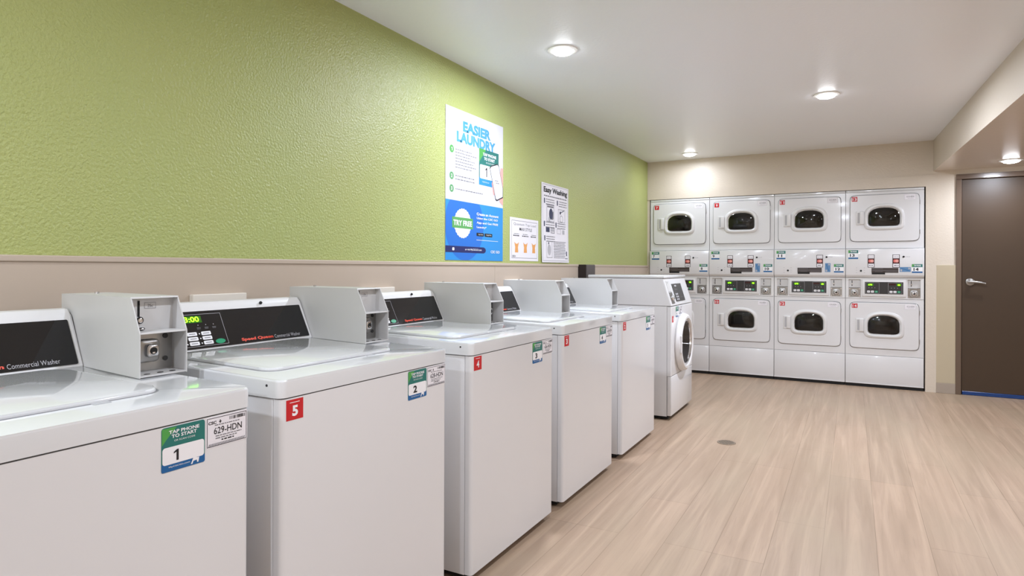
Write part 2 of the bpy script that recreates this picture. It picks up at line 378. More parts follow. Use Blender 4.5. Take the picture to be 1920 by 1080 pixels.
# ------------------------------------------------------------------ top-load washers
XF = 0.893; WW = 0.742
YS = [0.2825, 1.109, 2.010, 2.865, 3.780]
def ztop(x): return 0.917 + max(0.0, XF - x) * 0.0235
def make_washer():
    t = thing('top_load_washer', 'x', 'washing machine', (0.52, YS[0] + WW / 2, 0), 'white top-load washers along the green wall')
    y0 = YS[0]; Pxy = lambda u, v, q: (u, y0 + v, q)
    bm = bmesh.new(); box(bm, 0.18, 0.861, y0 + 0.006, y0 + WW - 0.006, 0.03, 0.868, 0.004, 2); obj('cabinet', bm, enamel, t, smooth=True)
    bm = bmesh.new()
    r = 0.015; out = [(0.863, 0.006), (XF - r, 0.006)] + [(XF - r + r * math.sin(a), 0.006 + r - r * math.cos(a)) for a in [math.pi / 2 * k / 6 for k in range(1, 7)]]
    out += [(p[0], WW - p[1]) for p in out[::-1]]
    prism(bm, out, Pxy, 0.034, 0.868); obj('front_panel', bm, enamel, t, smooth=True)
    # worktop
    bm = bmesh.new(); r = 0.022
    out = [(0.17, 0.0), (XF + 0.002 - r, 0.0)] + [(XF + 0.002 - r + r * math.sin(a), r - r * math.cos(a)) for a in [math.pi / 2 * k / 7 for k in range(1, 8)]]
    out += [(p[0], WW - p[1]) for p in out[::-1]]
    prism(bm, out, Pxy, 0.8715, 0.917)
    for v in bm.verts:
        if v.co.z > 0.9: v.co.z = ztop(v.co.x)
    top = max(bm.faces, key=lambda f: f.calc_center_median().z)
    bmesh.ops.bevel(bm, geom=list(top.edges), offset=0.006, segments=3, affect='EDGES', profile=0.5)
    obj('worktop', bm, enamel_top, t, smooth=True)
    # lid lies in the worktop behind a thin dark joint
    def lidbm(a, x0, x1, v0, v1, h0, h1, bev):
        b = bmesh.new(); rr = rrect(x0, v0, x1, v1, 0.045, 6)
        f = lambda u, v, q: (u, y0 + v, ztop(u) + q)
        prism(b, rr, f, h0, h1, 0, bev, 3); return b
    ld = obj('lid', lidbm(0, 0.335, 0.775, 0.07, 0.600, -0.004, 0.0085, 0.006), enamel_top, t, smooth=True)
    obj('lid_gasket', lidbm(0, 0.333, 0.779, 0.066, 0.604, -0.004, 0.0008, 0), mat('grey lid joint', (130, 130, 132), 0.6), ld)
    bm = bmesh.new(); box(bm, 0.7755, 0.792, y0 + 0.44, y0 + 0.475, ztop(0.78) - 0.002, ztop(0.78) + 0.0014, 0.001, 1); obj('lid_notch_shade', bm, mat('grey lid notch shade', (176, 176, 178), 0.4), ld)  # grey patch painted in for the shaded finger notch, no latch here
    # console: white hood with slanted face
    def cp(off=0.0):
        return [(0.175, 0.926), (0.306, 0.926), (0.3085, 0.934), (0.242, 1.068), (0.236, 1.078), (0.228, 1.0855), (0.21, 1.088), (0.185, 1.086), (0.175, 1.078)]
    bm = bmesh.new(); prism(bm, cp(), lambda u, v, q: (u, y0 + q, v), 0.004, 0.668)
    bmesh.ops.bevel(bm, geom=[e for e in bm.edges if abs(e.verts[0].co.y - e.verts[1].co.y) < 1e-5], offset=0.003, segments=2, affect='EDGES')
    con = obj('console', bm, plastic, t, smooth=True)
    bm = bmesh.new(); box(bm, 0.178, 0.303, y0 + 0.006, y0 + 0.666, 0.920, 0.9275); obj('console_base', bm, rubber, con)
    n = Vector((0.134, 0, 0.0615)).normalized()
    cfr = Frame((0.3085, y0, 0.934), (0, 1, 0), (-0.0665, 0, 0.134))     # up the slanted face; b=0 at its foot
    k = Ink(cfr); k.slab(0.022, 0.006, 0.655, 0.137, black_gloss, -0.001, 0.0022, 0.004); pn = k.done('control_panel', t); pn['label'] = 'glossy black control panel'
    q = Ink(cfr); d = 0.0028
    q.text('Speed Queen', 0.352, 0.012, 0.486, 0.026, ink_orange, d, 0.045)
    q.text('Commercial Washer', 0.492, 0.0125, 0.612, 0.026, ink_lgrey, d, 0.0)
    q.done('lettering', pn)
    q = Ink(cfr); q.frame(0.04, 0.013, 0.300, 0.126, 0.0011, ink_lgrey, d)
    q.rect(0.128, 0.096, 0.225, 0.120, led_dim, d)
    q.done('keypad_frame', pn)
    q = Ink(cfr); q.text('3:00', 0.164, 0.099, 0.216, 0.118, led_green, d + 0.0006, 0.02); q.done('lit_digits', pn)
    q = Ink(cfr)
    for j in range(3): q.poly([(0.205 + 0.028 * j, 0.086), (0.209 + 0.028 * j, 0.086), (0.207 + 0.028 * j, 0.0895)], ink_lgrey, d); q.rect(0.200 + 0.028 * j, 0.077, 0.214 + 0.028 * j, 0.0785, ink_grey, d); q.rect(0.200 + 0.028 * j, 0.073, 0.213 + 0.028 * j, 0.0742, ink_grey, d)
    q.done('indicator_lights', pn)
    for c_ in range(4):
        for r_ in range(3):
            q = Ink(cfr); xx = 0.060 + 0.050 * c_; zz = 0.018 + 0.0165 * r_
            q.slab(xx, zz, xx + 0.034, zz + 0.0125, ink_white, 0.002, 0.0034, 0.003)
            q.rect(xx + 0.006, zz + 0.005, xx + 0.028, zz + 0.0075, ink_grey, 0.0037); q.rect(xx - 0.009, zz + 0.004, xx - 0.005, zz + 0.008, ink_white, 0.0028)
            q.done('button', pn)
    q = Ink(cfr); prism(q.bm, circle(0.271, 0.0245, 0.018, 20, 0.0085), cfr, 0.002, 0.0036, q.mi(btn_green)); st = q.done('start_button', pn); st['label'] = 'green oval start button'
    bm = bmesh.new(); sf = Frame((0.244, y0, 1.073), (0, 1, 0), (-0.09, 0, 0.10)); cyl(bm, sf, 0.478, 0.0, 0.0055, -0.002, 0.004, 14, bev=0.001); obj('screw', bm, rubber, con)
    # coin box
    bl = lambda u: 0.678 - (u - 0.175) * 0.072          # the box stands slightly askew
    BW = 0.128
    def bf(u, v, q): return (u, y0 + bl(u) + v, q)
    P = lambda u, q, v: bf(u, v, q)
    bm = bmesh.new(); side = [(0.172, 0.9335), (0.598, 0.925), (0.598, 1.037), (0.553, 1.127), (0.172, 1.127)]
    prism(bm, side, P, 0, 0.003); prism(bm, side, P, BW - 0.003, BW)
    prism(bm, [(0.172, 1.123), (0.556, 1.123), (0.553, 1.127), (0.172, 1.127)], P, 0.0005, BW - 0.0005)
    prism(bm, [(0.172, 0.9335), (0.532, 0.929), (0.532, 1.124), (0.172, 1.124)], P, 0.001, BW - 0.001)
    prism(bm, [(0.53, 1.0345), (0.597, 1.0345), (0.596, 1.0385), (0.53, 1.0385)], P, 0.001, BW - 0.001)
    prism(bm, [(0.53, 0.927), (0.597, 0.926), (0.597, 0.930), (0.53, 0.931)], P, 0.001, BW - 0.001)
    cb = obj('coin_box', bm, boxgrey, t)
    cf_ = Frame(Vector(bf(0.5325, 0.003, 0.93)), Vector((-0.002, 1, 0)), (0, 0, 1))
    q = Ink(cf_)
    q.slab(0.026, 0.138, 0.031, 0.186, rubber, 0, 0.0015); q.slab(0.022, 0.112, 0.028, 0.134, rubber, 0, 0.0015)
    q.frame(0.044, 0.165, 0.074, 0.181, 0.0008, ink_grey, 0.001); q.text('25c', 0.052, 0.169, 0.067, 0.177, ink_grey, 0.001, 0.0)
    prism(q.bm, circle(0.026, 0.136, 0.0095, 16), cf_, 0, 0.014, q.mi(chrome), 0.003); prism(q.bm, circle(0.033, 0.113, 0.008, 16, 0.004), cf_, 0, 0.010, q.mi(chrome), 0.002)
    obj('coin_slide', q.bm, q.m, cb, smooth=True)
    q = Ink(cf_)
    q.slab(0.004, 0.004, 0.118, 0.101, steel, 0, 0.004, 0.003)
    prism(q.bm, rrect(0.016, 0.026, 0.074, 0.086, 0.012), cf_, 0.003, 0.022, q.mi(steel), 0.006)
    prism(q.bm, rrect(0.030, 0.040, 0.064, 0.074, 0.010), cf_, 0.02, 0.036, q.mi(chrome), 0.004)
    prism(q.bm, circle(0.047, 0.057, 0.0095), cf_, 0.03, 0.037, q.mi(rubber)); q.rect(0.0435, 0.050, 0.0505, 0.054, chrome, 0.0373)
    for zz in (0.030, 0.090): prism(q.bm, circle(0.098, zz, 0.0065), cf_, 0.003, 0.0065, q.mi(dark_panel))
    obj('coin_lock', q.bm, q.m, cb, smooth=True)
    bm = bmesh.new()
    for v in (0.03, 0.065, 0.098): prism(bm, circle(0.578, v, 0.007, 12, 0.008), lambda u, v, q: bf(u, v, q), 0.9295, 0.9312)
    obj('drain_slots', bm, dark_panel, cb)
    bm = bmesh.new(); prism(bm, circle(0.26, 0.055, 0.006, 12), lambda u, v, q: bf(u, v, q), 1.126, 1.133); obj('lock_screw', bm, chrome, cb)
    for x in (0.24, 0.80):
        for y in (0.07, WW - 0.07):
            bm = bmesh.new(); prism(bm, circle(x, y, 0.022), Pxy, 0, 0.032); obj('foot', bm, rubber, t)
    bm = bmesh.new(); box(bm, 0.20, 0.853, y0 + 0.02, y0 + WW - 0.02, 0.012, 0.0335); obj('base_skirt', bm, rubber, t)
    for x in (0.845,):
        bm = bmesh.new(); prism(bm, circle(x, 0.902, 0.0035, 10), lambda u, v, q: (u, y0 + q, v), -0.0012, 0.002); obj('side_screw', bm, dark_panel, t)
    return t
W0 = make_washer()
WL = ['nearest white top-load washer, cut off at the left edge, green label 1',
      'white top-load washer with red number 5 and green label 2, its green digits lit',
      'white top-load washer with red number 4 and green label 3, below the tall blue poster',
      'white top-load washer with red number 3, fourth from the camera',
      'white top-load washer farthest from the camera, standing just before the front-load washer']
washers = [W0]; W0['label'] = WL[0]
for i in range(1, 5): washers.append(dup(W0, (0.52, YS[i] + WW / 2, 0), WL[i]))
codes = ['629-HDN', '628-HDN', '626-HDN', '625-HDN', '624-HDN']; reds = ['6', '5', '4', '3', '2']
for i, wsh in enumerate(washers):
    OFF = Vector((0.52, YS[i] + WW / 2, 0)); fr = Frame((XF, YS[i], 0), (0, 1, 0), (0, 0, 1))
    number_label(fr, 0.020, 0.811, 0.076, 0.864, reds[i], wsh)
    tap_label(fr, 0.518, 0.772, 0.618, 0.866, str(i + 1), wsh)
    if i != 1 and i != 0: id_label(fr, 0.624, 0.800, 0.730, 0.866, codes[i], wsh)
    else: id_label(fr, 0.621, 0.797, 0.729, 0.866, codes[i], wsh)

# ------------------------------------------------------------------ front-load washer
def front_loader():
    Y0, Y1, X1 = 4.952, 5.672, 0.905
    t = thing('front_load_washer', 'white front-load washer with round glass door at the end of the washer row', 'washing machine', (0.55, (Y0 + Y1) / 2, 0))
    cy, cz = 5.285, 0.594
    bm = bmesh.new()      # shell: sides, back, top, bottom
    box(bm, 0.18, 0.868, Y0, Y0 + 0.01, 0.03, 0.903); box(bm, 0.18, 0.868, Y1 - 0.01, Y1, 0.03, 0.903)
    box(bm, 0.18, 0.19, Y0 + 0.01, Y1 - 0.01, 0.03, 0.903); box(bm, 0.19, 0.868, Y0 + 0.01, Y1 - 0.01, 0.893, 0.903); box(bm, 0.19, 0.868, Y0 + 0.01, Y1 - 0.01, 0.03, 0.04)
    obj('cabinet', bm, enamel, t)
    n = 48; angs = [2 * math.pi * k / n for k in range(n)]
    def sq(a, h, v, r=0.0):
        c, s = math.cos(a), math.sin(a); k = min(h / abs(c) if abs(c) > 1e-6 else 9, v / abs(s) if abs(s) > 1e-6 else 9); return (c * k, s * k)
    # upper front panel with round hole
    zc0, zc1 = 0.350, 0.900
    bm = bmesh.new()
    def outer(a):
        c, s = math.cos(a), math.sin(a); ks = []
        if c > 1e-6: ks.append((Y1 - cy) / c)
        if c < -1e-6: ks.append((Y0 - cy) / c)
        if s > 1e-6: ks.append((zc1 - cz) / s)
        if s < -1e-6: ks.append((zc0 - cz) / s)
        k = min(ks); return (cy + c * k, cz + s * k)
    A = sorted(set(angs + [math.atan2(z - cz, y - cy) % (2 * math.pi) for y in (Y0, Y1) for z in (zc0, zc1)]))
    loft(bm, [[(X1 - 0.035,) + outer(a) for a in A], [(X1 - 0.006,) + outer(a) for a in A],
              [(X1, cy + (outer(a)[0] - cy) * 0.985, cz + (outer(a)[1] - cz) * 0.985) for a in A],
              [(X1, cy + 0.20 * math.cos(a), cz + 0.20 * math.sin(a)) for a in A], [(X1 - 0.03, cy + 0.195 * math.cos(a), cz + 0.195 * math.sin(a)) for a in A]])
    obj('front_panel', bm, enamel, t, smooth=True)
    bm = bmesh.new(); box(bm, X1 - 0.035, X1, Y0, Y1, 0.035, 0.347, 0.006, 3); obj('lower_panel', bm, enamel, t, smooth=True)
    bm = bmesh.new(); loft(bm, [[(x, cy + r * math.cos(a), cz + r * math.sin(a)) for a in angs] for x, r in ((X1 - 0.03, 0.196), (X1 - 0.08, 0.19), (X1 - 0.10, 0.23), (X1 - 0.45, 0.23))], cap1=True)
    obj('drum', bm, drum_m, t, smooth=True)
    bm = bmesh.new(); loft(bm, [[(x, cy + r * math.cos(a), cz + r * math.sin(a)) for a in angs] for x, r in
        ((X1 + 0.001, 0.236), (X1 + 0.012, 0.240), (X1 + 0.040, 0.232), (X1 + 0.052, 0.215), (X1 + 0.052, 0.198), (X1 + 0.040, 0.186), (X1 + 0.012, 0.182), (X1 + 0.001, 0.183))])
    dr = obj('door', bm, plastic, t, smooth=True); dr['label'] = 'round white door ring'
    bm = bmesh.new(); loft(bm, [[(x, cy + r * math.cos(a), cz + r * math.sin(a)) for a in angs] for x, r in
        ((X1 + 0.040, 0.187), (X1 + 0.045, 0.182), (X1 + 0.040, 0.173), (X1 + 0.028, 0.171))]); obj('door_rim', bm, chrome, dr, smooth=True)
    bm = bmesh.new(); loft(bm, [[(x, cy + r * math.cos(a), cz + r * math.sin(a)) for a in angs] for x, r in
        ((X1 + 0.028, 0.172), (X1 + 0.010, 0.165), (X1 - 0.05, 0.14), (X1 - 0.07, 0.10), (X1 - 0.078, 0.04), (X1 - 0.079, 0.004))], cap1=True)
    obj('door_glass', bm, mat('dark door glass', (40, 38, 38), 0.04, coat=0.5), dr, smooth=True)
    bm = bmesh.new(); box(bm, X1 + 0.044, X1 + 0.056, cy - 0.225, cy - 0.200, cz - 0.07, cz + 0.07, 0.004, 2); obj('door_grip', bm, plastic, dr)
    # control hood
    P = lambda u, q, v: (u, v, q)
    hood = [(0.20, 0.905), (0.903, 0.905), (0.835, 1.122), (0.20, 1.122)]
    bm = bmesh.new(); prism(bm, hood, P, Y0, Y1); bmesh.ops.bevel(bm, geom=[e for e in bm.edges if e.calc_length() < 5], offset=0.004, segments=2, affect='EDGES')
    hd = obj('control_hood', bm, enamel, t, smooth=True)
    bm = bmesh.new(); box(bm, 0.198, 0.846, Y0 - 0.002, Y1 + 0.002, 1.125, 1.150, 0.008, 3); obj('top_cover', bm, enamel_top, t, smooth=True)
    fr = Frame((0.9035, Y0, 0.905), (0, 1, 0), (-0.068, 0, 0.217))
    q = Ink(fr)
    q.slab(0.045, 0.12, 0.135, 0.205, boxgrey, -0.001, 0.003); q.slab(0.045, 0.018, 0.135, 0.112, steel, -0.001, 0.003)
    prism(q.bm, circle(0.088, 0.065, 0.022), fr, 0.002, 0.02, q.mi(chrome), 0.003); q.rect(0.07, 0.185, 0.076, 0.2, ink_black, 0.0035)
    cm = obj('coin_mechanism', q.bm, q.m, t, smooth=True)
    q = Ink(fr); q.slab(0.20, 0.030, 0.50, 0.180, dark_panel, -0.001, 0.003, 0.003)
    pn = q.done('control_panel', t); pn['label'] = 'dark grey control panel'
    q = Ink(fr)
    for r_ in range(3):
        for c_ in range(2): q.slab(0.235 + 0.045 * c_, 0.04 + 0.022 * r_, 0.265 + 0.045 * c_, 0.054 + 0.022 * r_, ink_lgrey, 0.003, 0.004, 0.003)
    q.done('buttons', pn)
    q = Ink(fr); q.rect(0.27, 0.155, 0.33, 0.168, ink_lgrey, 0.0036); q.fine(0.36, 0.06, 0.46, 0.004, ink_grey, 0.0036); q.fine(0.24, 0.13, 0.33, 0.005, ink_grey, 0.0036); q.done('lettering', pn)
    ff = Frame((X1, Y0, 0), (0, 1, 0), (0, 0, 1))
    number_label(ff, 0.015, 0.775, 0.068, 0.825, '1', t)
    tap_label(ff, 0.135, 0.81, 0.225, 0.895, '6', t); id_label(ff, 0.235, 0.83, 0.335, 0.892, '623-HDN', t)
    for x in (0.24, 0.82):
        for y in (Y0 + 0.06, Y1 - 0.06):
            bm = bmesh.new(); prism(bm, circle(x, y, 0.022), lambda u, v, q: (u, v, q), 0, 0.032); obj('foot', bm, rubber, t)
    bm = bmesh.new(); box(bm, 0.20, 0.875, Y0 + 0.015, Y1 - 0.015, 0.010, 0.034); obj('base_skirt', bm, rubber, t)
    bm = bmesh.new(); box(bm, 0.70, 0.84, Y0 - 0.001, Y0 + 0.004, 0.040, 0.066, 0.001, 1); prism(bm, circle(0.775, 0.053, 0.005, 12), P, Y0 - 0.002, Y0); obj('side_cover', bm, plastic, t)
front_loader()

# ------------------------------------------------------------------ stacked dryers
DW, DX = 0.686, 0.0379
def arch(hw, zt, zb, rb, cx, cz, n=40):
    """arched window outline, n points by even angle: flat foot with round corners, arched top"""
    pts = []
    for k in range(n):
        a = 2 * math.pi * k / n; c, s = math.cos(a), math.sin(a)
        e = 3.0 if s > 0 else 5.0; v = zt if s > 0 else zb
        e = 2.5 if s > 0 else 5.5
        x = hw * (abs(c) ** (2 / e)) * (1 if c > 0 else -1); z = v * (abs(s) ** (2 / e)) * (1 if s > 0 else -1)
        pts.append((cx + x, cz + z))
    return pts
def rr_n(x0, z0, x1, z1, r, cx, cz, n=40):
    """rounded rectangle sampled on the same angles as arch()"""
    pts = []
    for k in range(n):
        a = 2 * math.pi * k / n; c, s = math.cos(a), math.sin(a); hw = (x1 - cx) if c > 0 else (cx - x0); hz = (z1 - cz) if s > 0 else (cz - z0)
        e = 14.0
        pts.append((cx + hw * abs(c) ** (2 / e) * (1 if c > 0 else -1), cz + hz * abs(s) ** (2 / e) * (1 if s > 0 else -1)))
    return pts
def make_dryer():
    t = thing('stacked_dryer', 'x', 'clothes dryer', (DX + DW / 2, YB + 0.36, 0), 'stacked double dryers in the back wall')
    x0 = DX; f = lambda u, v, q: (x0 + u, YB - q, v)         # q = distance in front of the cabinet face
    G = 0.002
    bm = bmesh.new(); box(bm, x0 + G, x0 + DW - G, YB + 0.70, YB + 0.71, 0.03, 2.012)
    box(bm, x0 + G, x0 + G + 0.004, YB + 0.002, YB + 0.70, 0.03, 2.012); box(bm, x0 + DW - G - 0.004, x0 + DW - G, YB + 0.002, YB + 0.70, 0.03, 2.012)
    box(bm, x0 + G, x0 + DW - G, YB + 0.002, YB + 0.70, 2.004, 2.012); box(bm, x0 + G, x0 + DW - G, YB + 0.002, YB + 0.70, 0.03, 0.036)
    obj('cabinet', bm, enamel, t)
    def slab(name, z0, z1, q0, q1, m=enamel, bev=0.003):
        b = bmesh.new(); box(b, x0 + G, x0 + DW - G, YB - q1, YB - q0, z0, z1, bev, 2); return obj(name, b, m, t, smooth=True)
    slab('top_cap', 1.9925, 2.0145, -0.02, 0.004, enamel_top)
    slab('lower_panel', 0.034, 0.3255, -0.02, 0.002)
    bm = bmesh.new(); box(bm, x0 + G, x0 + DW - G, YB - 0.006, YB, 0.032, 0.040, 0.001, 1); obj('bottom_rail', bm, plastic, t)
    bm = bmesh.new(); box(bm, x0 + 0.004, x0 + DW - 0.004, YB + 0.004, YB + 0.03, 0.0, 0.034); obj('plinth', bm, rubber, t)
    def unit(zl, zh, dz0, dz1, wz, wh, wl):
        cx, cz = 0.342, wz
        # fixed front with hole
        n = 40; bm = bmesh.new()
        hole = arch(0.165, wh + 0.02, wl + 0.02, 0, cx, cz)
        sqo = rr_n(G, zl, DW - G, zh, 0, cx, cz)
        crn = [(G, zl), (DW - G, zl), (DW - G, zh), (G, zh)]
        for c_ in crn:
            i = min(range(n), key=lambda k: (sqo[k][0] - c_[0]) ** 2 + (sqo[k][1] - c_[1]) ** 2); sqo[i] = c_
        for i, (a, b) in enumerate(sqo):
            if sqo[i] in crn: continue
            dl = [(abs(a - G), 0), (abs(a - DW + G), 1), (abs(b - zl), 2), (abs(b - zh), 3)]; k = min(dl)[1]
            sqo[i] = ((G, b), (DW - G, b), (a, zl), (a, zh))[k]
        loft(bm, [[f(u, v, -0.02) for u, v in sqo], [f(u, v, 0.0) for u, v in sqo], [f(u, v, 0.0) for u, v in hole], [f(u, v, -0.02) for u, v in hole]])
        obj('front_panel', bm, enamel, t, smooth=True)
        # dark joint round the door
        bm = bmesh.new(); o1 = rr_n(0.0375, dz0 - 0.0038, 0.6465, dz1 + 0.0038, 0, cx, cz); o2 = rr_n(0.060, dz0 + 0.02, 0.63, dz1 - 0.02, 0, cx, cz)
        loft(bm, [[f(u, v, 0.0006) for u, v in o1], [f(u, v, 0.0032) for u, v in o1], [f(u, v, 0.0032) for u, v in o2]]); 
        seal = bm
        # door slab
        bm = bmesh.new(); a = rr_n(0.041, dz0, 0.643, dz1, 0, cx, cz); b = rr_n(0.045, dz0 + 0.004, 0.639, dz1 - 0.004, 0, cx, cz); h = arch(0.150, wh + 0.006, wl + 0.006, 0, cx, cz)
        loft(bm, [[f(u, v, 0.0035) for u, v in a], [f(u, v, 0.010) for u, v in a], [f(u, v, 0.014) for u, v in b], [f(u, v, 0.014) for u, v in h], [f(u, v, 0.0) for u, v in h]])
        dr = obj('dryer_door', bm, enamel, t, smooth=True)
        obj('door_seal', seal, mat('grey door seal', (40, 38, 40), 0.6), dr)
        # raised ring round the window
        bm = bmesh.new(); lp = []
        for e, q in ((0.034, 0.013), (0.030, 0.020), (0.020, 0.027), (0.008, 0.028), (0.0, 0.022), (-0.004, 0.010)):
            lp.append([f(u, v, q) for u, v in arch(0.146 + e, wh + e, wl + e, 0, cx, cz)])
        loft(bm, lp); obj('window_ring', bm, plastic, dr, smooth=True)
        bm = bmesh.new(); lp = []
        for s, q in ((1.0, 0.012), (0.96, 0.020), (0.85, 0.027), (0.6, 0.034), (0.3, 0.038), (0.02, 0.039)):
            lp.append([f(u, v, q) for u, v in arch(0.145 * s, wh * s, wl * s, 0, cx, cz)])
        loft(bm, lp, cap1=True); obj('door_window', bm, glass, dr, smooth=True)
        bm = bmesh.new(); lp = []
        for s, q in ((1.08, 0.0), (1.2, -0.03), (1.5, -0.05), (1.6, -0.5)):
            lp.append([f(u, v, q) for u, v in arch(0.146 * s, wh * s, wl * s, 0, cx, cz)])
        loft(bm, lp, cap1=True); obj('drum', bm, drum_m, t, smooth=True)
        # handle: raised grip, the shade of its hollow painted as a flat grey patch
        bm = bmesh.new(); z0, z1 = cz - 0.072, cz + 0.068
        prism(bm, rrect(0.094, z0, 0.165, z1, 0.006), f, 0.013, 0.022, 0, 0.004)
        prism(bm, rrect(0.128, z0 + 0.006, 0.166, z1 - 0.004, 0.006), f, 0.020, 0.032, 0, 0.005)
        hn = obj('door_handle', bm, plastic, dr, smooth=True)
        bm = bmesh.new(); prism(bm, rrect(0.108, z0 + 0.018, 0.127, z1 - 0.014, 0.006), f, 0.0221, 0.0226); obj('hollow_shade', bm, mat('pale grey hollow shade', (176, 174, 176), 0.6), dr)
        bm = bmesh.new()
        for zz in (dz1 - 0.09, dz0 + 0.09): box(bm, x0 + 0.642, x0 + 0.649, YB - 0.012, YB - 0.0005, zz - 0.022, zz + 0.022, 0.001, 1)
        obj('door_hinge', bm, steel, t)
    unit(1.4155, 1.9905, 1.487, 1.960, 1.728, 0.109, 0.096)
    unit(0.3285, 0.9030, 0.398, 0.863, 0.632, 0.109, 0.096)
    # coin panel: shallow box with a slanted underside
    bm = bmesh.new(); P = lambda u, v, q: (x0 + q, YB - u, v)
    prism(bm, [(-0.02, 1.1165), (0.006, 1.1165), (0.030, 1.144), (0.030, 1.4075), (0.026, 1.4115), (-0.02, 1.4115)], P, G, DW - G)
    bmesh.ops.bevel(bm, geom=list(bm.edges), offset=0.0015, segments=1, affect='EDGES')
    obj('coin_panel', bm, enamel, t, smooth=True)
    # control row
    bm = bmesh.new(); box(bm, x0 + G, x0 + 0.030, YB - 0.004, YB + 0.02, 0.9055, 1.114, 0.001, 1); box(bm, x0 + 0.138, x0 + 0.548, YB - 0.004, YB + 0.02, 0.9055, 1.114, 0.001, 1); box(bm, x0 + 0.655, x0 + DW - G, YB - 0.004, YB + 0.02, 0.9055, 1.114, 0.001, 1)
    box(bm, x0 + 0.029, x0 + 0.139, YB - 0.004, YB + 0.02, 0.9055, 0.917); box(bm, x0 + 0.547, x0 + 0.656, YB - 0.004, YB + 0.02, 0.9055, 0.917)
    box(bm, x0 + 0.029, x0 + 0.139, YB - 0.004, YB + 0.02, 1.099, 1.114); box(bm, x0 + 0.547, x0 + 0.656, YB - 0.004, YB + 0.02, 1.099, 1.114)
    box(bm, x0 + 0.150, x0 + 0.535, YB - 0.016, YB - 0.003, 0.925, 1.095, 0.006, 3)
    obj('control_fascia', bm, plastic, t, smooth=True)
    fr = Frame((x0, YB - 0.016, 0), (1, 0, 0), (0, 0, 1))
    q = Ink(fr); q.slab(0.176, 0.953, 0.510, 1.074, dark_panel, -0.001, 0.0025, 0.003)
    pn = q.done('control_panel', t); pn['label'] = 'dark control panel with two lit displays'
    for a, lit in ((0.184, 1), (0.380, 2)):
        q = Ink(fr); q.frame(a, 0.958, a + 0.118, 1.068, 0.0014, ink_lgrey, 0.003)
        q.rect(a + 0.012, 1.034, a + 0.070, 1.058, led_dim, 0.0031) if lit == 1 else (q.rect(a + 0.008, 1.042, a + 0.066, 1.060, led_red, 0.0031), q.rect(a + 0.072, 1.034, a + 0.112, 1.060, led_dim, 0.0031))
        q.text('678' if lit == 1 else '88', a + (0.022 if lit == 1 else 0.082), 1.038, a + (0.056 if lit == 1 else 0.104), 1.054, led_green, 0.0036, 0.03)
        for j in range(3): q.rect(a + 0.026 + 0.026 * j, 1.012, a + 0.031 + 0.026 * j, 1.017, ink_lgrey, 0.003)
        q.done('display', pn)
        for j in range(3):
            q = Ink(fr); q.slab(a + 0.012 + 0.034 * j, 0.966, a + 0.038 + 0.034 * j, 0.986, btn_green if j == 2 else ink_white, 0.002, 0.004, 0.004); q.rect(a + 0.018 + 0.034 * j, 0.974, a + 0.032 + 0.034 * j, 0.978, ink_lgrey if j == 2 else ink_grey, 0.0043); q.done('button', pn)
    for a in (0.030, 0.548):
        q = Ink(Frame((x0, YB + 0.014, 0), (1, 0, 0), (0, 0, 1)))
        q.slab(a, 1.014, a + 0.107, 1.100, boxgrey, 0, 0.002); q.slab(a, 0.917, a + 0.107, 1.011, steel, 0, 0.008)
        q.slab(a + 0.028, 1.03, a + 0.034, 1.088, rubber, 0.002, 0.0035); prism(q.bm, circle(a + 0.031, 1.052, 0.007, 12), q.fr, 0.002, 0.012, q.mi(chrome))
        prism(q.bm, rrect(a + 0.022, 0.930, a + 0.084, 0.994, 0.02), q.fr, 0.008, 0.022, q.mi(steel), 0.004)
        prism(q.bm, circle(a + 0.054, 0.961, 0.019, 20), q.fr, 0.02, 0.034, q.mi(chrome), 0.003); prism(q.bm, circle(a + 0.054, 0.961, 0.009, 14), q.fr, 0.033, 0.0345, q.mi(rubber))
        for dx in (0.009, 0.098):
            for dz in (0.926, 1.002): prism(q.bm, circle(a + dx, dz, 0.006, 10), q.fr, 0.008, 0.0105, q.mi(chrome))
        cmx = obj('coin_mechanism', q.bm, q.m, t, smooth=True)
    # coin panel furniture
    fp = Frame((x0, YB - 0.030, 0), (1, 0, 0), (0, 0, 1))
    for u, v in ((0.140, 1.187), (0.511, 1.329)):
        q = Ink(fp); prism(q.bm, circle(u, v, 0.0095, 14), fp, 0, 0.004, q.mi(rubber), 0.001); obj('key_lock', q.bm, q.m, t)
    q = Ink(fp); q.fine(0.525, 1.326, 0.565, 0.005, ink_lgrey, 0.0005); 
    for u in (0.095, 0.165):
        for v in (1.165, 1.19, 1.215): q.rect(u, v, u + 0.012, v + 0.004, ink_lgrey, 0.0005)
    q.done('panel_print', t)
    return t
D0 = make_dryer()
DL = ['leftmost stack of two white dryers, partly behind the front-load washer, numbered 7 at the top',
      'second stack of two white dryers from the left, upper door 9 and lower door 10',
      'third stack of two white dryers from the left, upper door 11 and lower door 12',
      'rightmost stack of two white dryers, upper door 13 and lower door 14']
dryers = [D0]; D0['label'] = DL[0]
for i in range(1, 4): dryers.append(dup(D0, (DX + DW / 2 + DW * i, YB + 0.36, 0), DL[i]))
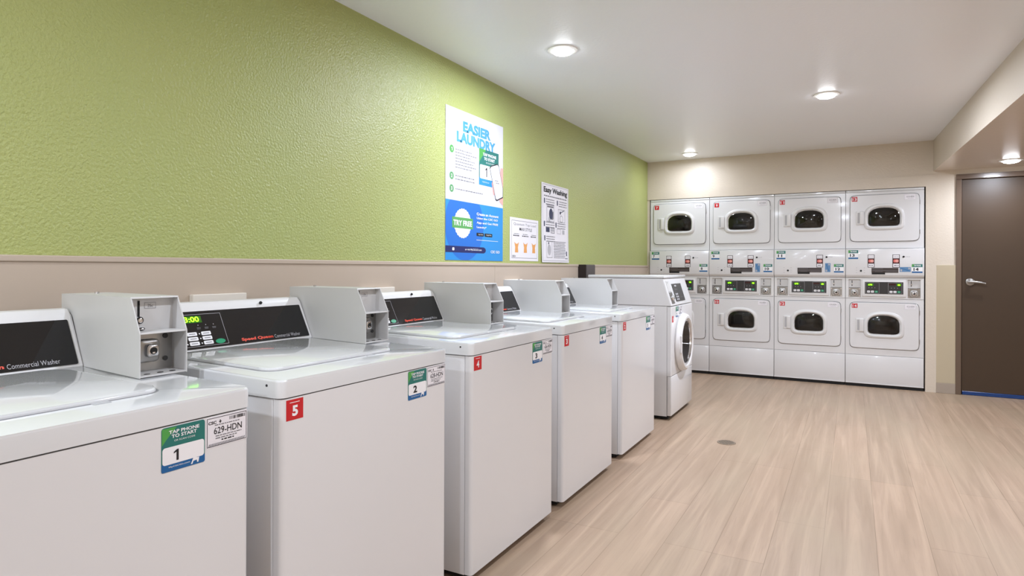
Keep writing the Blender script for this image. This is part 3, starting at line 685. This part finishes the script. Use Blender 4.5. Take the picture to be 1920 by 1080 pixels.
for i, dy in enumerate(dryers):
    x0 = DX + DW * i; OFF = Vector((x0 + DW / 2, YB + 0.36, 0))
    fd = Frame((x0, YB - 0.014, 0), (1, 0, 0), (0, 0, 1)); fp = Frame((x0, YB - 0.030, 0), (1, 0, 0), (0, 0, 1))
    number_label(fd, 0.056, 1.898, 0.106, 1.947, str(7 + 2 * i), dy); number_label(fd, 0.059, 0.806, 0.110, 0.851, str(8 + 2 * i), dy)
    id_label(fd, 0.514, 1.895, 0.614, 1.953, '61%d-HDN' % (9 - 2 * i), dy, True); id_label(fd, 0.519, 0.803, 0.619, 0.858, '61%d-HDN' % (8 - 2 * i), dy, True)
    tap_label(fp, 0.026, 1.308, 0.115, 1.398, str(7 + 2 * i), dy, True); tap_label(fp, 0.580, 1.168, 0.669, 1.255, str(8 + 2 * i), dy, True)
    for j, (u0, u1) in enumerate(((0.200, 0.260), (0.416, 0.478))):
        if i == 2 and j == 0: continue
        q = Ink(fp); q.slab(u0, 1.221, u1, 1.352, dark_brown, 0, 0.0012)
        q.rect(u0 + 0.005, 1.314, u1 - 0.005, 1.347, paper, 0.0016); q.rect(u0 + 0.005, 1.226, u1 - 0.005, 1.259, paper, 0.0016)
        q.rect(u0 + 0.003, 1.264, u1 - 0.003, 1.309, mat('dark red print', (88, 26, 28), 0.5), 0.0016)
        q.poly([(a, b) for a, b in circle(u0 + 0.022, 1.287, 0.015, 16)], mat('salmon print', (220, 110, 100), 0.5), 0.0020); q.poly([(a, b) for a, b in circle(u0 + 0.038, 1.287, 0.015, 16)], mat('pale salmon print', (232, 160, 150), 0.5), 0.0022)
        o = q.done('card_sticker', dy); q = Ink(fp); q.fine(u0 + 0.012, 1.238, u1 - 0.010, 0.008, ink_grey, 0.002); q.fine(u0 + 0.012, 1.325, u1 - 0.010, 0.006, ink_lgrey, 0.002); q.done('lettering', o)
    q = Ink(fp); q.slab(0.234, 1.168, 0.466, 1.217, dark_brown, 0, 0.002)
    q.rect(0.242, 1.207, 0.335, 1.2095, ink_grey, 0.0024); q.rect(0.242, 1.190, 0.458, 1.193, ink_grey, 0.0024); q.rect(0.355, 1.176, 0.458, 1.179, ink_grey, 0.0024); q.rect(0.262, 1.179, 0.33, 1.181, ink_grey, 0.0024)
    q.slab(0.236, 1.152, 0.352, 1.169, rubber, 0, 0.004)
    q.done('card_slot', dy)
    if i > 0:
        q = Ink(fp); a = {1: (0.495, 1.168, 0.545, 1.262), 2: (0.497, 1.172, 0.548, 1.265), 3: (0.478, 1.178, 0.571, 1.226)}[i]
        lb = mat('mid blue print', (92, 132, 172), 0.5)
        q.slab(a[0], a[1], a[2], a[3], lb, 0, 0.0008); q.rect(a[0] + 0.006, a[1] + 0.006, a[0] + 0.02, a[1] + 0.025, ink_lgrey, 0.0012); q.rect(a[2] - 0.02, a[3] - 0.022, a[2] - 0.006, a[3] - 0.006, ink_lgrey, 0.0012); q.line(a[0] + 0.01, a[3] - 0.012, a[2] - 0.014, a[1] + 0.012, 0.005, ink_blue, 0.0013)
        q.done('blue_sticker', dy)

# ------------------------------------------------------------------ posters
pb_light = mat('bright blue print', (42, 140, 210), 0.35); pb_mid = mat('medium blue print', (34, 108, 196), 0.35); pb_navy = mat('navy print', (28, 34, 92), 0.35)
pb_title = mat('sky blue print', (72, 150, 190), 0.4); pskin = mat('skin tone print', (232, 168, 160), 0.5)
poster_white = mat('glossy white poster', (214, 213, 222), 0.3)
def poster1():
    t = thing('poster', 'tall white and blue poster titled EASIER LAUNDRY, largest on the green wall', 'poster', (0.003, 3.475, 1.25))
    fr = Frame((0.0, 0, 0), (0, 1, 0), (0, 0, 1)); b = 0.003
    q = Ink(fr); q.slab(3.127, 1.252, 3.832, 2.191, poster_white, 0.001, b); q.done('sheet', t)
    q = Ink(fr); d = b + 0.0004
    q.poly([(3.127, 1.252), (3.832, 1.252), (3.832, 1.622), (3.127, 1.622)], pb_light, d)
    q.poly([(max(a, 3.1275), min(max(c_, 1.2525), 1.6215)) for a, c_ in circle(3.345, 1.475, 0.225, 60, 0.225)], pb_mid, d + 0.0003)
    q.poly([(3.127, 1.300), (3.127, 1.34), (3.575, 1.34), (3.595, 1.332), (3.602, 1.32), (3.595, 1.308), (3.575, 1.300)], pb_navy, d + 0.0006)
    pts = []
    for k in range(48):
        a = 2 * math.pi * k / 48; r = 0.090 + 0.005 * (k % 2); pts.append((3.318 + r * 1.05 * math.cos(a), 1.484 + r * math.sin(a)))
    q.poly(pts, ink_white, d + 0.0006)
    q.poly([(3.198, 1.452), (3.438, 1.452), (3.438, 1.520), (3.198, 1.520)], mat('leaf green print', (88, 158, 84), 0.4), d + 0.0009)
    q.rect(3.482, 1.412, 3.575, 1.434, ink_black, d + 0.0006, 0.004); q.rect(3.585, 1.412, 3.685, 1.434, ink_black, d + 0.0006, 0.004)
    q.rect(3.482, 1.385, 3.765, 1.3875, ink_white, d + 0.0006)
    q.done('blue_offer_panel', t)
    q = Ink(fr); d2 = d + 0.0014
    q.text('TRY FREE', 3.212, 1.468, 3.424, 1.502, ink_white, d2, 0.03)
    for j, s in enumerate(('Create an Account', 'Using the CSC GO', 'App and Get FREE', 'Laundry*')):
        q.text(s, 3.483, 1.548 - 0.029 * j, 3.483 + (0.285, 0.275, 0.280, 0.125)[j], 1.566 - 0.029 * j, ink_white, d2, 0.02)
    q.text('App Store', 3.505, 1.418, 3.562, 1.428, ink_white, d2, 0); q.text('Google Play', 3.605, 1.418, 3.672, 1.428, ink_white, d2, 0)
    q.text('or visit MyCSCGO.com', 3.345, 1.312, 3.545, 1.328, ink_white, d2, 0.01); q.text('CSC GO', 3.665, 1.304, 3.785, 1.322, ink_white, d2, 0.02)
    q.rect(3.20, 1.312, 3.222, 1.330, ink_white, d2, 0.004)
    q.done('offer_lettering', t)
    q = Ink(fr)
    q.text('EASIER', 3.318, 2.062, 3.662, 2.130, pb_title, d, 0.055)
    q.text('LAUNDRY', 3.247, 1.988, 3.725, 2.056, pb_title, d, 0.055)
    q.done('title_lettering', t)
    q = Ink(fr); gr = mat('dull green print', (92, 150, 96), 0.5)
    for j, (z, c_) in enumerate(((1.934, ink_green), (1.770, gr), (1.692, gr))):
        q.poly(circle(3.192, z, 0.024), c_, d); q.text(str(j + 1), 3.186, z - 0.011, 3.199, z + 0.011, ink_white, d + 0.0004, 0.03)
    rr = random.Random(3)
    for j in range(7): q.fine(3.232, 1.936 - 0.0185 * j, 3.405 + rr.uniform(0, 0.075), 0.0058, ink_grey, d, rr)
    for j in range(2): q.fine(3.232, 1.772 - 0.021 * j, 3.46, 0.0066, ink_grey, d, rr)
    q.fine(3.232, 1.690, 3.56, 0.0062, ink_grey, d, rr)
    q.done('step_lettering', t)
    q = Ink(fr)
    q.rect(3.512, 1.752, 3.770, 1.992, ink_teal, d); q.poly([(3.512, 1.992), (3.512, 1.90), (3.56, 1.95), (3.60, 1.992)], ink_green, d + 0.0002)
    q.rect(3.512, 1.752, 3.770, 1.802, pb_light, d + 0.0003); q.rect(3.522, 1.796, 3.762, 1.888, ink_white, d + 0.0005, 0.01)
    q.text('TAP PHONE', 3.560, 1.950, 3.735, 1.970, ink_white, d + 0.0008, 0.03); q.text('TO START', 3.575, 1.922, 3.715, 1.942, ink_white, d + 0.0008, 0.03); q.text('OR SCAN CODE', 3.60, 1.903, 3.71, 1.912, ink_white, d + 0.0008, 0)
    q.text('1', 3.592, 1.812, 3.615, 1.874, ink_black, d + 0.0008, 0.03); q.text('MyCSCGo.com', 3.555, 1.770, 3.64, 1.780, ink_white, d + 0.0008, 0)
    q.done('tap_sign_print', t)
    q = Ink(fr)
    q.poly([(3.832, 1.90), (3.832, 1.64), (3.79, 1.66), (3.76, 1.72), (3.70, 1.70), (3.675, 1.78), (3.70, 1.82), (3.79, 1.86), (3.80, 1.90)], pskin, d + 0.0010)
    ph = [(3.645, 1.880), (3.662, 1.896), (3.752, 1.922), (3.772, 1.910), (3.832, 1.760), (3.832, 1.695), (3.745, 1.665), (3.728, 1.672)]
    q.poly(ph, ink_black, d + 0.0013)
    cxp = sum(p[0] for p in ph) / len(ph); czp = sum(p[1] for p in ph) / len(ph)
    q.poly([(cxp + (a - cxp) * 0.93, czp + (b_ - czp) * 0.94) for a, b_ in ph], poster_white, d + 0.0016)
    q.fine(3.72, 1.80, 3.76, 0.005, ink_grey, d + 0.0019, rr); q.fine(3.73, 1.785, 3.775, 0.005, ink_grey, d + 0.0019, rr)
    q.done('phone_drawing', t)
poster1()
def poster2():
    t = thing('poster', 'small white sheet with three orange figures, lowest and between the two tall posters', 'poster', (0.002, 4.165, 1.257))
    fr = Frame((0, 0, 0), (0, 1, 0), (0, 0, 1)); b = 0.0025; y0, y1, z0, z1 = 3.938, 4.398, 1.257, 1.572
    q = Ink(fr); q.slab(y0, z0, y1, z1, paper, 0.001, b); q.done('sheet', t)
    q = Ink(fr); q.frame(y0 + 0.025, z0 + 0.02, y1 - 0.02, z1 - 0.02, 0.0022, ink_black, b + 0.0004)
    q.text('Quantum Top Load', y0 + 0.055, 1.512, y1 - 0.045, 1.536, ink_grey, b + 0.0004, 0.0)
    q.text('MAX STYLE', y0 + 0.145, 1.480, y1 - 0.11, 1.503, ink_black, b + 0.0004, 0.01)
    for j in range(3):
        a = y0 + 0.05 + 0.14 * j; q.fine(a + 0.01, 1.452, a + 0.09, 0.005, ink_grey, b + 0.0004); q.fine(a, 1.438, a + 0.10, 0.007, ink_black, b + 0.0004)
        c = a + 0.052; o = mat('orange print', (226, 160, 92), 0.5)
        q.poly([(c - 0.026, 1.318), (c + 0.026, 1.318), (c + 0.022, 1.358), (c + 0.036, 1.395), (c + 0.012, 1.382), (c - 0.012, 1.382), (c - 0.036, 1.395), (c - 0.022, 1.358)], o, b + 0.0004)
    q.text('CSC+', y0 + 0.035, 1.284, y0 + 0.09, 1.298, ink_black, b + 0.0005, 0.03)
    q.done('print', t)
poster2()
def poster3():
    t = thing('poster', 'tall narrow black and white instruction sheet titled Easy Washing, rightmost on the green wall', 'poster', (0.002, 4.71, 1.256))
    y0, y1, z0, z1 = 4.452, 4.982, 1.250, 1.885
    q = Ink(Frame((0, 0, 0), (0, 1, 0), (0, 0, 1))); bm = bmesh.new()
    N = 12       # the sheet bows a little off the wall at its lower left corner
    bow = lambda v: 0.004 + 0.022 * max(0, (0.5 - v)) ** 1.5
    for s in (0, 1):
        pass
    lp = [[(bow(k / N) + 0.0, y0 + 0.014 * (1 - k / N) ** 2 * 0 + 0.0, z0 + (z1 - z0) * k / N), (bow(k / N), y1, z0 + (z1 - z0) * k / N), (bow(k / N) - 0.001, y1, z0 + (z1 - z0) * k / N), (bow(k / N) - 0.001, y0, z0 + (z1 - z0) * k / N)] for k in range(N + 1)]
    loft(bm, lp, cap0=True, cap1=True); obj('sheet', bm, paper, t)
    class Bowed(Frame):
        def __call__(s, a, b, c=0.0): return Vector((bow((b - z0) / (z1 - z0)) + c, a, b))
    fr = Bowed((0, 0, 0), (0, 1, 0), (0, 0, 1)); q = Ink(fr); d = 0.0014; X = lambda a: y0 + a * (y1 - y0); Z = lambda b: z0 + b * (z1 - z0)
    q.frame(X(0.03), Z(0.02), X(0.97), Z(0.985), 0.002, ink_grey, d)
    q.text('Easy Washing', X(0.07), Z(0.865), X(0.94), Z(0.955), ink_black, d + 0.0003, 0.03)
    q.done('title_lettering', t); q = Ink(fr); rr = random.Random(11); dk = mat('blue black print', (56, 60, 86), 0.5)
    q.fine(X(0.08), Z(0.835), X(0.92), 0.008, ink_grey, d, rr)
    for (a, b_) in ((0.08, 0.79), (0.55, 0.79), (0.08, 0.50), (0.50, 0.50), (0.09, 0.32)):
        q.rect(X(a), Z(b_ - 0.045), X(a + 0.035), Z(b_ + 0.02), dk, d)
        for j in range(3): q.fine(X(a + 0.07), Z(b_ - 0.03 * j + 0.005), X(a + 0.38), 0.006, ink_grey, d, rr)
    # machine drawings
    q.frame(X(0.18), Z(0.52), X(0.44), Z(0.735), 0.003, dk, d); q.poly(circle(X(0.33), Z(0.62), 0.035, 16, 0.045), dk, d + 0.0003); q.rect(X(0.20), Z(0.70), X(0.42), Z(0.72), ink_grey, d); q.poly([(X(0.36), Z(0.54)), (X(0.42), Z(0.56)), (X(0.42), Z(0.66)), (X(0.38), Z(0.64))], ink_grey, d)
    q.poly(circle(X(0.28), Z(0.555), 0.02, 14), ink_lgrey, d)
    q.frame(X(0.60), Z(0.53), X(0.86), Z(0.70), 0.003, ink_grey, d); q.poly(circle(X(0.72), Z(0.575), 0.032), ink_lgrey, d); q.poly(circle(X(0.72), Z(0.575), 0.024), paper, d + 0.0003); q.poly(circle(X(0.68), Z(0.655), 0.013), dk, d); q.line(X(0.68), Z(0.655), X(0.82), Z(0.69), 0.006, dk, d)
    q.rect(X(0.15), Z(0.385), X(0.28), Z(0.445), dk, d); q.frame(X(0.32), Z(0.375), X(0.46), Z(0.445), 0.005, ink_grey, d); q.rect(X(0.34), Z(0.395), X(0.44), Z(0.43), ink_lgrey, d)
    q.frame(X(0.55), Z(0.375), X(0.70), Z(0.44), 0.004, ink_lgrey, d); q.rect(X(0.76), Z(0.375), X(0.84), Z(0.43), ink_lgrey, d)
    q.frame(X(0.16), Z(0.06), X(0.36), Z(0.27), 0.003, ink_grey, d); q.poly(circle(X(0.26), Z(0.16), 0.03, 16, 0.045), ink_lgrey, d); q.poly(circle(X(0.24), Z(0.245), 0.009), dk, d + 0.0002)
    for j in range(11): q.fine(X(0.42), Z(0.265 - 0.0205 * j), X(0.82 + 0.07 * rr.random()), 0.005, ink_grey, d, rr)
    q.rect(X(0.89), Z(0.09), X(0.925), Z(0.15), dk, d); q.fine(X(0.85), Z(0.05), X(0.94), 0.006, dk, d, rr)
    q.done('instruction_print', t)
poster3()

# ------------------------------------------------------------------ small things on the wall and floor
t = thing('wall_dispenser', 'dark box fixed to the wall just under the trim, above the front-load washer', 'dispenser', (0.04, 5.31, 1.0))
bm = bmesh.new(); box(bm, 0.007, 0.080, 5.20, 5.42, 1.06, 1.237, 0.003, 2); obj('housing', bm, mat('black housing', (34, 24, 22), 0.35), t)
bm = bmesh.new(); box(bm, 0.080, 0.086, 5.204, 5.416, 1.064, 1.233, 0.002, 1); obj('front_cover', bm, mat('dark grey cover', (84, 76, 74), 0.4), t)
for (a, b, lab) in ((1.465, 1.698, 'white wall box showing above the console of the washer with red number 5'), (2.387, 2.622, 'white wall box showing above the console of the washer with red number 4')):
    if not lab: continue
    t = thing('outlet_box', lab, 'outlet box', (0.03, (a + b) / 2, 0.93), 'white outlet boxes behind the washers')
    bm = bmesh.new(); box(bm, 0.007, 0.030, a, b, 0.90, 1.102, 0.003, 2); obj('frame', bm, mat('off white box plastic', (232, 224, 212), 0.5), t)
t = thing('outlet_box', 'white wall box showing above the console of the washer with red number 3', 'outlet box', (0.03, 3.96, 0.93), 'white outlet boxes behind the washers')
bm = bmesh.new(); box(bm, 0.007, 0.030, 3.85, 4.083, 0.90, 1.124, 0.003, 2); obj('frame', bm, MATS['off white box plastic'], t)

t = thing('floor_drain', 'round perforated metal drain grate set in the plank floor', 'drain', (1.396, 4.523, 0))
bm = bmesh.new(); F3 = lambda u, v, q: (u, v, q)
prism(bm, circle(1.396, 4.523, 0.062, 32), F3, 0.0002, 0.0030, 0, 0.001); obj('grate', bm, mat('dull brass', (150, 134, 116), 0.45, metal=0.6), t)
bm = bmesh.new()
for i in range(-4, 5):
    for j in range(-4, 5):
        x, y = i * 0.012 + (j % 2) * 0.006, j * 0.012
        if x * x + y * y < 0.050 ** 2: prism(bm, circle(1.396 + x, 4.523 + y, 0.0034, 6), F3, 0.0029, 0.0034)
obj('drain_holes', bm, rubber, t)
world_frame()
